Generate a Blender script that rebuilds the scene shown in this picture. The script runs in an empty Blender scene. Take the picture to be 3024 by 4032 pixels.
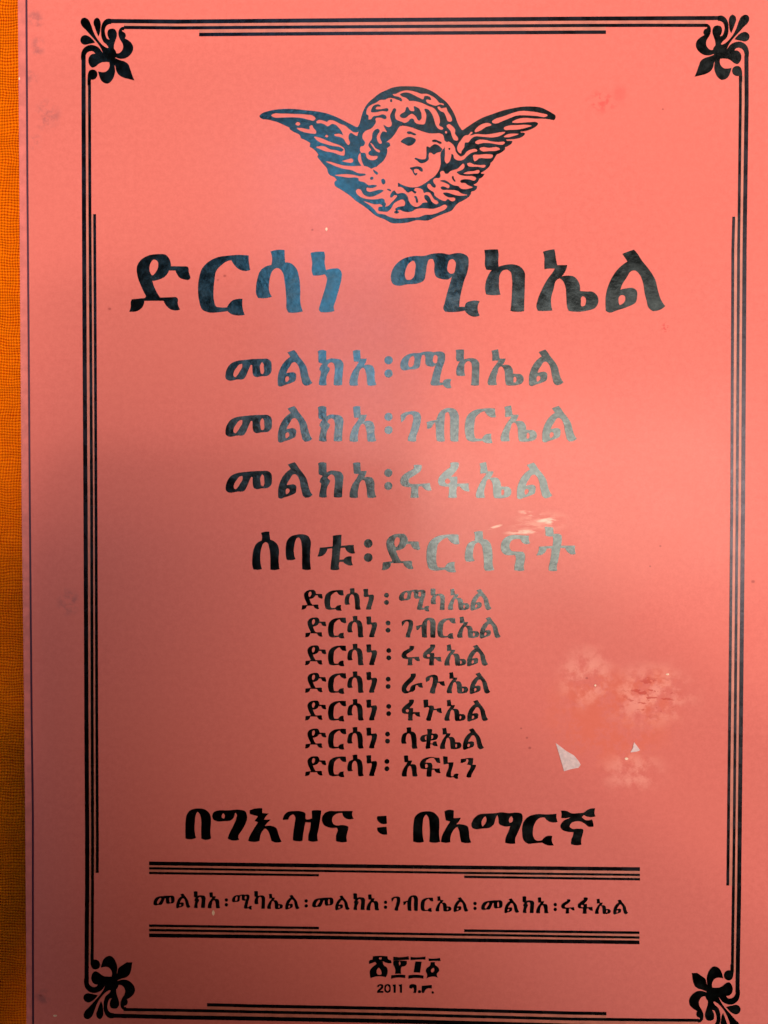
import bpy, bmesh, math, random
import numpy as np
from mathutils import Vector, Matrix, Euler
from mathutils.geometry import delaunay_2d_cdt
R = math.radians
scene = bpy.context.scene
C = scene.collection

# ---- camera ------------------------------------------------------------------------------
DIST = 0.1455            # metres from the lens to the cover
F_PX = 2933.0            # focal length in photo pixels (3024 x 4032)
cam_rot = Euler((R(-0.8), R(0.9), 0.0), 'XYZ')
RM = cam_rot.to_matrix()
vd = RM @ Vector((0, 0, -1))
CAM = -vd * (DIST / abs(vd.z))
cd = bpy.data.cameras.new('camera'); cam = bpy.data.objects.new('camera', cd); C.objects.link(cam)
cam.location = CAM; cam.rotation_euler = cam_rot
cd.sensor_fit = 'VERTICAL'; cd.sensor_height = 36; cd.sensor_width = 27; cd.lens = 36 * F_PX / 4032
cd.clip_start = 0.002; cd.clip_end = 20
cd.dof.use_dof = True; cd.dof.focus_distance = 0.1455; cd.dof.aperture_fstop = 90.0
scene.camera = cam

# ---- world: dim, warm room bounce ----------------------------------------------------------
w = bpy.data.worlds.new('World'); scene.world = w; w.use_nodes = True
bg = w.node_tree.nodes['Background']; bg.inputs[0].default_value = (1.0, .74, .55, 1); bg.inputs[1].default_value = 0.06

# ---- lamps -------------------------------------------------------------------------------
def area(name, loc, size, size_y, color, radiance, target=(0, 0, 0), shape='RECTANGLE'):
    """an area lamp given by the radiance of its face"""
    l = bpy.data.lights.new(name, 'AREA'); l.shape = shape; l.size = size; l.size_y = size_y; l.color = color
    a = size * size_y * (math.pi / 4 if shape in ('DISK', 'ELLIPSE') else 1)
    l.energy = radiance * math.pi * a
    o = bpy.data.objects.new(name, l); C.objects.link(o); o.location = loc
    o.rotation_euler = (Vector(target) - Vector(loc)).to_track_quat('-Z', 'Y').to_euler()
    return o
WARM = (1.12, 1.0, .90)
area('ceiling_bulb', (-.06, 0.0, 2.0), .12, .12, WARM, 140, shape='DISK')
area('second_ceiling_bulb', (-.03, -.40, 2.0), .12, .12, WARM, 150, shape='DISK')
area('third_ceiling_bulb', (-.03, -.92, 2.0), .12, .12, WARM, 200, shape='DISK')
area('ceiling_glow', (.06, 0.10, 2.0), .60, .60, WARM, 2.6)
area('ceiling_lamp', (-.12, -.42, 2.02), .30, .30, WARM, 30)
area('far_fill', (.10, 1.20, 1.80), .40, .40, WARM, 2.5)  # added soft fill from beyond the top, no known source
area('near_fill', (.40, .33, .35), .20, .20, WARM, 4.2)  # added close fill for the upper right of the cover
area('right_fill', (.60, -.15, .70), .30, .30, WARM, 3.0)  # added fill to brighten the right side
area('window', (-.12, .485, 1.5), .26, .63, (.30, 1.0, 1.60), 7.2)
area('lit_wall', (.42, .02, 1.5), .38, .72, (1.08, 1.0, .80), 13.5)
area('ceiling_wash', (.55, .10, 1.52), .75, 1.50, (1.05, 1.02, .92), 2.5)

vs = scene.view_settings
vs.view_transform = 'Standard'; vs.look = 'None'; vs.exposure = -0.13; vs.gamma = 1

# ---- photo pixel -> point on the horizontal plane at height z ------------------------------
def P(x, y, z=0.0):
    r = RM @ Vector(((x - 1512) / F_PX, -(y - 2016) / F_PX, -1.0))
    t = (z - CAM.z) / r.z
    return CAM + r * t

# ---- traced outlines: view name -> (x origin, y origin, scale) in photo pixels -------------
VIEWS = {'T1': (450, 920, 1.659), 'T2': (1450, 920, 1.3272), 'A': (860, 1360, 2.37), 'B': (1540, 1360, 2.1829),
         'C': (1480, 1580, 2.0232), 'D': (1480, 1810, 2.2419), 'E': (960, 2060, 2.3042), 'F': (1640, 2060, 2.5136),
         'G': (700, 3160, 1.9291), 'H': (1560, 3160, 2.0232), 'Z': (860, 1580, 2.37), 'S1': (1160, 2280, 1.975), 'S2': (1160, 2660, 1.975),
         'L1': (580, 3480, 2.5136), 'L2': (1200, 3480, 2.5136), 'L3': (1840, 3480, 2.5136), 'Y': (1400, 3740, 4.3658),
         'U1': (1570, 2640, 8.295), 'U2': (1570, 2740, 8.295), 'U3': (1640, 2860, 16.59), 'U4': (1640, 2960, 6.636),
         'O2': (2600, 0, 3.9127), 'K1': (1000, 400, 3.6867), 'K2': (1380, 320, 3.6867), 'K3': (1380, 560, 3.6867),
         'K4': (1750, 400, 3.6867)}
# letter -> (view, baseline in photo pixels, size relative to the title, contours); + fills, - cuts
GL = {
'ድ': ('T1', 1227, 1, '''+ 290,133 335,137 360,165 370,212c 470,213c 480,217 487,250 498,285c 490,299 455,298 425,285 408,260 400,240c 358,240c 330,280 290,300 248,308c 262,350 285,395 300,417c 400,413c 412,420 415,460 430,495c 400,501 365,492 340,470 322,438c 196,438c 186,475 160,500 125,510 97,508c 107,480 108,445 115,428c 198,420c 206,412 195,385 170,330 150,270 148,215 170,175 215,145
- 258,168 281,178 287,210 275,245 247,272 233,250 230,215 240,185'''),
'ር': ('T1', 1227.5, 1, '''+ 745,143 800,138 878,142c 880,190 888,236c 850,243 812,230 785,205 765,173c 735,180 700,205 665,245 655,300 648,380 652,440 665,475 700,482 737,480c 752,455 775,434 800,427 838,425c 836,465 842,500 852,530c 800,533 765,525 740,505c 690,512 610,512 575,495 555,440 547,370 552,300 575,225 620,180 680,152'''),
'ሳ': ('T1', 1228.5, 1, '''+ 1020,117c 1065,106 1112,108c 1113,150 1115,188c 1155,195 1190,230 1208,290 1215,360 1215,440 1222,480 1232,508c 1190,516 1138,516c 1125,490 1124,440 1120,380 1112,310 1100,255 1080,230 1060,225 1035,240 1018,280 1010,330 1010,370 1028,413c 990,421 938,420c 926,395 925,350 935,290 955,240 990,214 1025,205c 1030,160'''),
'ነ': ('T1', 1228.5, 1, '''+ 1283,125c 1325,118 1372,118c 1377,140 1375,190 1385,238c 1430,228 1470,230 1487,255 1485,300 1470,360 1450,430 1435,480 1440,506c 1400,513 1348,512c 1338,495 1345,465 1365,400 1385,330 1390,290 1376,265c 1345,272 1298,272c 1290,240 1293,190 1287,150'''),
'ሚ': ('T2', 1226, 1, '''+ 235,117 290,116 340,104 395,103 420,109 450,103 490,103 520,120 525,155 518,200 500,250 485,310 478,350 476,382c 505,382c 512,362 535,352 583,353c 573,375 572,395 583,428c 545,433 520,420 505,402c 470,408 403,408c 393,395 400,360 412,310 430,250 437,222c 428,234 385,237 355,225 345,195 345,150 335,132 318,135 308,160 300,210 290,245 265,258 200,265 155,272 128,262 118,235 122,200 145,160 185,130
- 238,142 247,158 245,190 238,225 222,240 200,240 192,225 195,190 212,155
- 440,133 455,145 455,180 448,205 430,209 415,195 416,160 425,138'''),
'ካ': ('T2', 1224, 1, '''+ 607,85c 640,82 678,82c 682,110 680,140 682,172c 715,163 760,160 795,172 818,200 820,250 818,320 816,404c 780,408 744,403c 748,370 752,300 752,230 745,200 728,188 705,192 688,215 684,250 685,285 692,318c 660,321 617,317c 611,290 618,240 645,190c 618,188c 610,165 611,120'''),
'ኤ': ('T2', 1224, 1, '''+ 912,95c 945,86 972,82c 976,100 980,130 987,165c 1040,165c 1033,190 1010,224c 1045,220 1075,225 1098,250 1107,300c 1140,303 1175,305 1200,330 1202,365 1185,390 1150,402 1048,405c 1040,385 1035,330 1028,270 1012,242 1000,235 985,242 968,290 955,340 955,370 962,402c 930,405 886,404c 878,385 885,345 905,295 935,240 965,200 975,184c 955,183 920,187c 919,160 920,130
- 1120,328 1135,335 1138,360 1130,378 1115,380 1112,355 1113,336'''),
'ል': ('T2', 1222, 1, '''+ 1328,105c 1355,94 1388,83c 1400,95 1430,140 1470,190 1500,240 1515,300 1530,345 1552,378c 1530,395 1488,404c 1465,385 1455,350 1445,310 1435,250 1415,208 1395,192 1375,195 1350,230 1325,270 1318,292c 1350,285 1385,284 1402,296 1405,330 1398,358 1360,380 1300,400 1260,412 1242,402c 1240,370 1242,320 1255,270 1285,210 1320,170 1355,145c 1342,125
- 1325,320 1340,325 1343,348 1330,365 1315,372 1308,350 1312,328'''),
'መ': ('A', 1517, .58, '''+ 245,135 310,128 400,125 460,127 490,150 497,200 490,255 465,280 400,288 355,295 330,285 318,250 316,205 313,184 304,180 292,200 275,240 255,285 235,312 170,318 95,327 68,310 65,265 80,215 115,170 170,145
- 218,172 222,200 200,240 175,280 155,297 140,285 142,250 165,210 195,178
- 408,157 420,170 425,210 425,250 415,267 400,264 390,230 390,180'''),
'ክ': ('A', 1517, .58, '''+ 927,55c 965,42 1008,53c 1008,100 1010,140c 1050,122 1100,125 1145,135 1168,165 1166,230 1160,300 1158,368c 1110,374 1078,368c 1080,320 1088,250 1088,200 1075,165 1055,158 1030,170 1018,192c 1044,215c 1035,240 1018,270 1008,310 1008,345 1013,370c 970,374 938,366c 940,335 952,280 958,245c 942,225c 950,200 972,172c 935,157c 932,130 933,90'''),
'አ': ('A', 1517, .58, '''+ 1255,52c 1290,43 1323,47c 1325,90 1328,125c 1385,124c 1378,150 1360,186c 1400,180 1437,190 1455,225 1458,300 1465,340 1475,368c 1440,376 1395,373c 1388,350 1385,300 1375,250 1362,215 1345,208 1325,225 1308,280 1300,330 1303,373c 1260,377 1224,371c 1222,350 1230,300 1255,240 1290,190 1310,153c 1265,151c 1260,110'''),
'ገ': ('C', 1737, .58, '''+ 197,110c 225,90 265,80 320,80 350,95 360,130 355,175 340,230 322,280 322,318c 290,321 254,313c 258,285 275,240 290,180 298,130 290,108 270,103 245,115 228,145 203,167c'''),
'ብ': ('C', 1737, .58, '''+ 540,62 590,52 635,65 658,100 662,160 660,240 658,318c 625,321 594,313c 592,260 592,180 588,110 575,85 558,90 550,130 545,200 545,260 550,317c 515,321 485,313c 480,270 478,210 472,166c 460,180 445,205 430,216 408,218c 408,190 403,165c 440,155 482,148c 495,110 510,85'''),
'ሩ': ('D', 1960.5, .58, '''+ 333,50c 370,47 403,51c 405,75 395,100 360,130 320,155 292,175 288,195 300,212 335,218 400,215 477,209c 482,235 493,271c 455,275 430,262 406,237c 378,238c 374,290 379,336c 340,340 304,337c 310,300 312,245c 270,243 230,230 215,200 220,165 250,130 300,100 333,80'''),
'ፋ': ('D', 1960.5, .58, '''+ 655,32c 690,24 731,28c 732,60 715,95 685,130 664,152c 718,151c 720,180 718,212c 820,211c 820,245 828,282c 795,280 765,265 743,238c 717,240c 712,285 716,336c 680,340 639,336c 645,300 645,240c 600,238 560,225 550,200 555,165 585,125 625,90 658,65
- 634,168 650,176 657,192 650,208 634,215 617,208 610,192 617,176'''),
'ሰ': ('E', 2243, .63, '''+ 155,88c 190,77 231,77c 232,105 240,150c 275,165 305,195 318,240 315,320 318,380 324,415c 280,425 240,420c 240,370 238,290 228,215 215,180 200,172 180,180 160,220 150,280 150,350 163,415c 130,423 86,418c 78,390 76,320 85,250 110,190 160,158c 165,125'''),
'ባ': ('E', 2243, .63, '''+ 470,105 535,100 585,118 605,160 602,240 600,330 608,418c 570,425 529,416c 528,360 528,280 525,200 515,150 500,130 485,132 468,160 458,210 455,270 470,325c 430,335 391,330c 384,300 382,240 390,170 420,125'''),
'ቱ': ('E', 2243, .63, '''+ 808,112c 850,105 887,103c 885,150 885,205c 940,198 998,195c 1000,230 1010,272c 965,271 935,250 918,221c 880,222c 872,275 868,331c 905,327c 930,305 980,300c 978,340 991,379c 950,381 925,370 903,350c 868,350c 862,385 868,418c 830,425 787,419c 790,370 800,290 802,226c 760,230c 745,265 720,290 668,302c 682,262 690,220c 750,215 806,208c 808,150'''),
'ና': ('F', 2247, .63, '''+ 955,118 1020,120 1115,125c 1112,165 1125,200c 1080,209 1045,190 1030,160c 990,158 955,165 930,190 920,225 930,265 962,282c 1010,283 1060,290 1075,320 1070,380 1062,430 1068,470c 1020,475 969,467c 970,430 980,380 980,330 970,316c 920,320 870,310 845,285 835,240 845,185 885,140'''),
'ት': ('F', 2247, .63, '''+ 1268,35c 1310,38 1352,44c 1355,75 1358,108c 1400,105 1432,118 1438,160 1430,222c 1570,221c 1568,260 1576,305c 1530,309 1495,285 1472,247c 1425,245c 1415,300 1402,370 1388,430 1392,470c 1350,475 1308,468c 1308,440 1320,380 1332,310 1335,250c 1290,251c 1270,290 1240,312 1184,318c 1205,280 1212,232c 1280,228 1345,225c 1352,180 1348,130c 1310,132 1276,121c 1275,80'''),
'ራ': ('U1', 2728, .343, '''+ 395,112c 470,97 562,102c 560,190 520,260 440,370 340,460 280,530 255,600 280,665 340,670 375,620 385,560 440,490 540,450 640,415 777,403c 780,480 801,552c 740,562 670,540 626,488c 575,480 550,530 540,620 480,680 380,710 300,740 170,740 110,680 100,600 130,480 200,390 300,290 370,220 400,180c'''),
'ጉ': ('U1', 2728, .343, '''+ 868,240c 950,180 1050,142 1180,132 1260,180 1280,260 1280,350c 1380,350 1482,343c 1490,400 1512,490c 1430,492 1370,460 1330,408c 1256,400c 1230,500 1190,620 1185,737c 1090,752 1006,712c 1030,600 1080,480 1105,350 1110,250 1070,205 1020,230 1000,300 940,350 882,372c 875,310'''),
'ኑ': ('U2', 2839, .343, '''+ 800,148c 880,136 967,138c 966,240 970,340c 1060,330 1140,345 1160,400 1160,438c 1250,435c 1300,418 1402,412c 1410,480 1436,572c 1340,567 1265,520 1245,475c 1150,480c 1120,560 1090,680 1060,770 1056,824c 990,832 928,828 895,770c 930,680 980,500 990,400 960,382c 820,402c 812,300'''),
'ቁ': ('U3', 2949, .343, '''+ 700,540 580,560 400,600 250,740 225,860 330,1020 500,1035 680,985 800,800
- 650,630c 570,680 540,780 560,880 650,930c
+ 900,560 980,470 1100,490 1300,490 1410,580 1410,720 1300,880 1100,920 940,940 850,800
- 980,600c 1060,590 1110,680 1080,790 970,855c
+ 920,1130c 1040,1130c 1130,1020 1330,1015c 1350,1150 1412,1303c 1200,1302 1080,1260 1040,1190c 900,1195c
+ 682,195c 850,180 1035,215c 1020,350 1000,500 960,800 920,1050 905,1250 912,1445c 780,1475 636,1490 596,1350c 630,1200 680,800 715,400'''),
'ፍ': ('U4', 3056.5, .343, '''+ 90,290 150,200 250,150 400,130 520,150 602,148c 620,210 632,287c 540,277 490,200 460,165 400,156 300,190 250,230 235,275c 300,280 380,285 412,330 410,430c 480,436c 530,435 617,428c 620,490 642,547c 550,547 490,500 478,462c 408,465c 400,560 396,637c 330,652 261,637c 265,550 275,450c 200,447 120,430 88,370
- 255,310 290,340 285,400 250,425 225,380 230,330'''),
'ኒ': ('U4', 3056.5, .343, '''+ 692,110c 750,112 816,119c 820,270c 900,265 972,268c 965,340 930,450 905,560 912,622c 960,630 990,582 1112,568c 1090,630 1096,692c 1030,692 970,657 900,665 850,660 773,636c 780,560 820,470 845,370 838,302c 710,321c 700,200'''),
'ን': ('U4', 3056.5, .343, '''+ 1160,178c 1250,165 1350,150 1487,148c 1485,220 1467,320c 1562,328c 1550,390 1500,480 1450,570 1432,651c 1370,660 1307,641c 1320,580 1370,480 1420,380 1418,343c 1380,330 1328,320c 1350,260 1365,215 1350,188 1310,185 1290,240 1230,265 1159,281c'''),
'በg': ('G', 3303.5, 1, '''+ 95,60 150,45 210,55 245,90 252,150 248,215 253,273c 215,284 179,274c 178,200 178,130 165,85 150,70 138,90 130,150 128,215 139,269c 100,280 59,273c 58,210 60,140 70,90'''),
'ግ': ('G', 3307, 1, '''+ 300,62 380,60 470,55 510,65 527,110 515,160 485,215 460,255 466,284c 420,289 379,275c 390,240 420,180 445,120 448,92 438,78 428,110 405,135 350,142 295,142 268,125 263,95 275,72
- 345,82 358,100 350,123 335,115 335,95'''),
'እ': ('G', 3311, 1, '''+ 545,60c 590,45 642,44c 642,80c 692,84c 670,105 655,130c 706,130c 680,155 660,180c 720,180 750,195 760,225 772,260 788,298c 740,303 710,290c 700,250 685,215 665,198 645,215 628,250 622,291c 580,299 534,291c 545,260 575,205 610,150c 583,140c 610,105c 547,88c'''),
'ዝ': ('G', 3311, 1, '''+ 797,132c 810,95 830,75 880,65 940,68 968,80 972,125 1020,120c 1018,62c 1055,58 1091,61c 1082,130 1070,200 1060,250 1064,291c 1025,298 991,289c 992,250 1005,200 1010,152c 970,150c 958,210 948,291c 910,295 874,286c 878,230 888,160 892,110 880,92 850,105 840,130c'''),
'ናg': ('G', 3313, 1, '''+ 1140,68 1200,66 1330,64c 1325,95 1336,122c 1290,126 1262,110 1250,80c 1210,85 1180,105 1172,140 1185,165 1220,175c 1260,172 1295,185 1290,220 1282,260 1286,298c 1240,302 1202,293c 1203,250 1213,200 1205,192c 1150,190 1110,170 1095,130 1105,95'''),
'፡g': ('G', 3290, 1, '''+ 1515,105c 1586,100c 1589,161c 1540,158 1515,130
+ 1515,190c 1586,183c 1591,243c 1545,239 1518,215'''),
'በh': ('H', 3317, 1, '''+ 150,115 180,85 240,70 300,80 338,120 345,180 342,250 351,312c 305,321 264,313c 268,240 265,170 255,115 238,97 222,115 212,170 210,240 221,313c 180,320 136,311c 135,230 140,160'''),
'አh': ('H', 3317, 1, '''+ 385,70c 420,58 460,64c 458,125c 516,121c 500,150 478,175c 530,175 570,190 580,230 585,280 598,319c 555,323 519,316c 508,270 500,220 485,195 465,210 440,250 432,316c 395,321 356,313c 365,270 400,200 430,152c 396,142c 390,110'''),
'ማ': ('H', 3320, 1, '''+ 600,180 615,135 660,95 720,88 790,85 840,78 900,85 960,80 1000,90 1008,130 990,190 965,250 948,290 951,326c 910,329 869,321c 872,285 895,230 908,188c 850,187 820,170 815,130 806,100c 790,130 780,170 750,198 690,207 630,212 605,200
- 712,110 720,140 705,175 688,190 680,165 690,130
- 920,110 930,130 925,155 905,160 898,135'''),
'ርh': ('H', 3322, 1, '''+ 1060,110 1130,92 1200,95 1278,89c 1278,120 1286,155c 1230,156 1200,140 1185,120c 1140,125 1105,165 1090,220 1092,270 1110,298 1163,300c 1195,270 1246,267c 1240,300 1256,341c 1200,339 1165,320c 1100,325 1050,328 1015,300 1005,250 1005,190 1025,140'''),
'ኛ': ('H', 3325, 1, '''+ 1312,65c 1360,68 1395,85 1450,85 1495,80 1530,55 1586,47c 1580,75 1588,111c 1540,116 1495,100c 1480,115c 1500,135 1561,134c 1570,165 1573,191c 1530,191 1505,170 1470,152 1430,150 1395,165 1382,190 1400,208 1450,208 1490,215 1487,250 1475,290 1476,336c 1435,341 1394,334c 1395,300 1410,260 1413,235c 1360,232 1320,215 1308,190 1325,155 1370,130c 1395,115c 1350,125 1314,123c 1318,95'''),
'፳': ('Y', 0, 1, '''+ 300,112c 425,104 552,112c 560,160 610,180c 622,228c 545,228 470,195c 490,270 535,300 550,400 520,472c 400,455 258,487c 250,440 250,350 300,290 360,235 330,208c 290,225 233,242c 235,190 290,170c
- 400,310 430,340 440,425 380,425 365,350
- 400,140 450,135 440,165 410,165'''),
'፻': ('Y', 0, 1, '''+ 650,118c 780,128 912,110c 922,168c 780,178 646,186c
+ 650,190c 740,185 880,190c 880,240 850,280 790,295 780,340 786,412c 679,412c 680,320 650,260
- 755,200 775,230 755,270 745,235
+ 611,440c 740,428 859,432c 857,488c 740,476 611,498c'''),
'፲': ('Y', 0, 1, '''+ 946,122c 1070,130 1204,116c 1202,170c 1070,168 946,180c
+ 1030,200c 1137,205c 1110,392c 998,387c
+ 908,440c 1030,430 1169,444c 1167,498c 1030,482 908,498c'''),
'፩': ('Y', 0, 1, '''+ 1256,148c 1360,152 1454,138c 1464,194c 1360,192 1260,194c
+ 1290,213c 1365,213c 1370,260 1420,300 1440,360 1400,410 1420,482c 1320,460 1218,492c 1230,420 1208,370 1220,320 1280,270
- 1345,310 1350,370 1310,390 1295,350'''),
'2': ('Y', 0, 1, '''+ 372,640c 385,605 430,590 470,600 480,640 445,685 420,708c 480,706c 480,740c 368,740c 375,705 430,650 440,625 415,618 400,640c'''),
'0': ('Y', 0, 1, '''+ 550,590 598,610 606,665 596,720 550,740 505,720 495,665 505,610
- 550,615 575,640 575,690 550,714 527,690 527,640'''),
'1': ('Y', 0, 1, '''+ 640,600c 692,594c 692,739c 655,739c 655,630c 640,630c'''),
'1b': ('Y', 0, 1, '''+ 745,602c 800,590c 801,739c 763,739c 763,627c 747,630c'''),
'ዓ': ('Y', 0, 1, '''+ 923,652c 932,605 1000,590 1045,610 1052,660 1036,742c 990,740c 1005,680 990,652 958,672c'''),
'.': ('Y', 0, 1, '''+ 1078,702 1100,695 1120,702 1122,738 1100,745 1078,738'''),
'ም': ('Y', 0, 1, '''+ 1138,620c 1312,603c 1312,667c 1225,670 1180,742c 1136,740c'''),
'.b': ('Y', 0, 1, '''+ 1310,720 1328,712 1345,722 1345,748 1328,756 1312,748'''),
}
# ---- lines of text: (part name, baseline points, items); item = letter, view, x0, x1 [, yscale]; ':' = word divider, view, x, y1, y2, r
LINES = [
('title_text', [(500, 1227), (1290, 1228.5), (2040, 1224), (2600, 1222)], [
 ('ድ', 'T1', 97, 498), ('ር', 'T1', 547, 888), ('ሳ', 'T1', 925, 1232), ('ነ', 'T1', 1283, 1487), ('ሚ', 'T2', 118, 583), ('ካ', 'T2', 607, 820), ('ኤ', 'T2', 879, 1203), ('ል', 'T2', 1240, 1552)], 1),
('subtitle_text', [(900, 1517), (1300, 1517), (1900, 1516.5), (2200, 1515)], [
 ('መ', 'A', 65, 497), ('ል', 'A', 553, 877), ('ክ', 'A', 927, 1168), ('አ', 'A', 1222, 1475), (':', 'A', 1588, 138, 262, 39),
 ('ሚ', 'B', 78, 520), ('ካ', 'B', 556, 760), ('ኤ', 'B', 830, 1140), ('ል', 'B', 1185, 1482)], .58),
('subtitle_text', [(900, 1737.8), (1500, 1737.6), (2260, 1737)], [
 ('መ', 'Z', 65, 500), ('ል', 'Z', 555, 877), ('ክ', 'Z', 928, 1168), ('አ', 'Z', 1224, 1474), (':', 'Z', 1588, 145, 268, 38),
 ('ገ', 'C', 197, 360), ('ብ', 'C', 403, 662), ('ር', 'C', 708, 957), ('ኤ', 'C', 993, 1283), ('ል', 'C', 1325, 1601)], .58),
('subtitle_text', [(900, 1958.5), (1300, 1958.5), (2100, 1960.3), (2200, 1959)], [
 ('መ', 'Z', 68, 500), ('ል', 'Z', 557, 879), ('ክ', 'Z', 930, 1168), ('አ', 'Z', 1224, 1474), (':', 'Z', 1586, 668, 790, 38),
 ('ሩ', 'D', 215, 493), ('ፋ', 'D', 549, 828), ('ኤ', 'D', 882, 1197), ('ል', 'D', 1245, 1557)], .58),
('heading_text', [(1000, 2243), (1640, 2244.5), (2200, 2247)], [
 ('ሰ', 'E', 76, 325), ('ባ', 'E', 380, 610), ('ቱ', 'E', 668, 1010), (':', 'E', 1129, 184, 312, 40), ('ድ', 'E', 1250, 1600),
 ('ር', 'F', 98, 427), ('ሳ', 'F', 478, 770), ('ና', 'F', 835, 1125), ('ት', 'F', 1185, 1576)], .63),
]
D4 = [('ድ', 80, 247), ('ር', 260, 403), ('ሳ', 410, 538), ('ነ', 557, 642)]
_rows = [
 ('S1', [('ድ', 53, 220), ('ር', 232, 383), ('ሳ', 389, 515), ('ነ', 534, 618)], (715, 126, 182), (237, 240), [('ሚ', 812, 1048), ('ካ', 1057, 1169), ('ኤ', 1192, 1360), ('ል', 1368, 1532)]),
 ('S1', D4, (727, 342, 398), (452, 457), [('ገ', 832, 922), ('ብ', 944, 1097), ('ር', 1110, 1253), ('ኤ', 1264, 1436), ('ል', 1440, 1603)]),
 ('S1', D4, (733, 556, 613), (669, 674), [('ሩ', 832, 976), ('ፋ', 998, 1143), ('ኤ', 1164, 1335), ('ል', 1341, 1505)]),
 ('S2', D4, (728, 28, 85), (133, 139), [('ራ', 833, 999), ('ጉ', 1019, 1171), ('ኤ', 1183, 1350), ('ል', 1362, 1522)]),
 ('S2', D4, (732, 240, 296), (348, 353), [('ፋ', 834, 978), ('ኑ', 1001, 1148), ('ኤ', 1165, 1330), ('ል', 1343, 1505)]),
 ('S2', D4, (723, 455, 510), (566, 573), [('ሳ', 829, 957), ('ቁ', 976, 1116), ('ኤ', 1130, 1298), ('ል', 1309, 1473)]),
 ('S2', D4, (718, 668, 725), (781, 790), [('አ', 834, 958), ('ፍ', 974, 1137), ('ኒ', 1154, 1277), ('ን', 1292, 1412)])]
for v, left, col, (b0, b1), right in _rows:
    ox, oy, s = VIEWS[v]
    LINES.append(('list_text', [(1190, oy + b0 / s), (1500, oy + b0 / s), (1950, oy + b1 / s)],
                  [(g, v, a, b) for g, a, b in left] + [(':', v, col[0], col[1], col[2], 19)] + [(g, v, a, b) for g, a, b in right], .343))
LINES.append(('language_text', None, [(g, None) for g in ('በg', 'ግ', 'እ', 'ዝ', 'ናg', '፡g', 'በh', 'አh', 'ማ', 'ርh', 'ኛ')], 1))
LINES.append(('footer_text', [(600, 3573), (785, 3575), (1035, 3578), (1410, 3583), (1810, 3589), (2080, 3595), (2450, 3599)], [
 ('መ', 'L1', 60, 270, .26), ('ል', 'L1', 287, 427, .235), ('ክ', 'L1', 458, 578, .275), ('አ', 'L1', 598, 722, .26), (':', 'L1', 783, 160, 208, 17),
 ('ሚ', 'L1', 838, 1037, .24), ('ካ', 'L1', 1058, 1167, .285), ('ኤ', 'L1', 1186, 1342, .245), ('ል', 'L1', 1366, 1507, .235), (':', 'L1', 1573, 170, 218, 17),
 ('መ', 'L2', 73, 284, .26), ('ል', 'L2', 302, 445, .235), ('ክ', 'L2', 478, 599, .275), ('አ', 'L2', 610, 737, .26), (':', 'L2', 800, 183, 232, 17),
 ('ገ', 'L2', 858, 947, .27), ('ብ', 'L2', 973, 1122, .27), ('ር', 'L2', 1146, 1274, .235), ('ኤ', 'L2', 1294, 1452, .245), ('ል', 'L2', 1473, 1620, .235), (':', 'L3', 77, 195, 244, 17),
 ('መ', 'L3', 138, 350, .26), ('ል', 'L3', 368, 514, .235), ('ክ', 'L3', 545, 664, .275), ('አ', 'L3', 682, 805, .26), (':', 'L3', 871, 206, 254, 17),
 ('ሩ', 'L3', 930, 1064, .25), ('ፋ', 'L3', 1093, 1244, .265), ('ኤ', 'L3', 1263, 1420, .245), ('ል', 'L3', 1445, 1592, .235)], .25))
LINES.append(('year_text', None, [(g, None) for g in ('፳', '፻', '፲', '፩')], 1))
LINES.append(('date_text', None, [(g, None) for g in ('2', '0', '1', '1b', 'ዓ', '.', 'ም', '.b')], 1))
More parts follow.
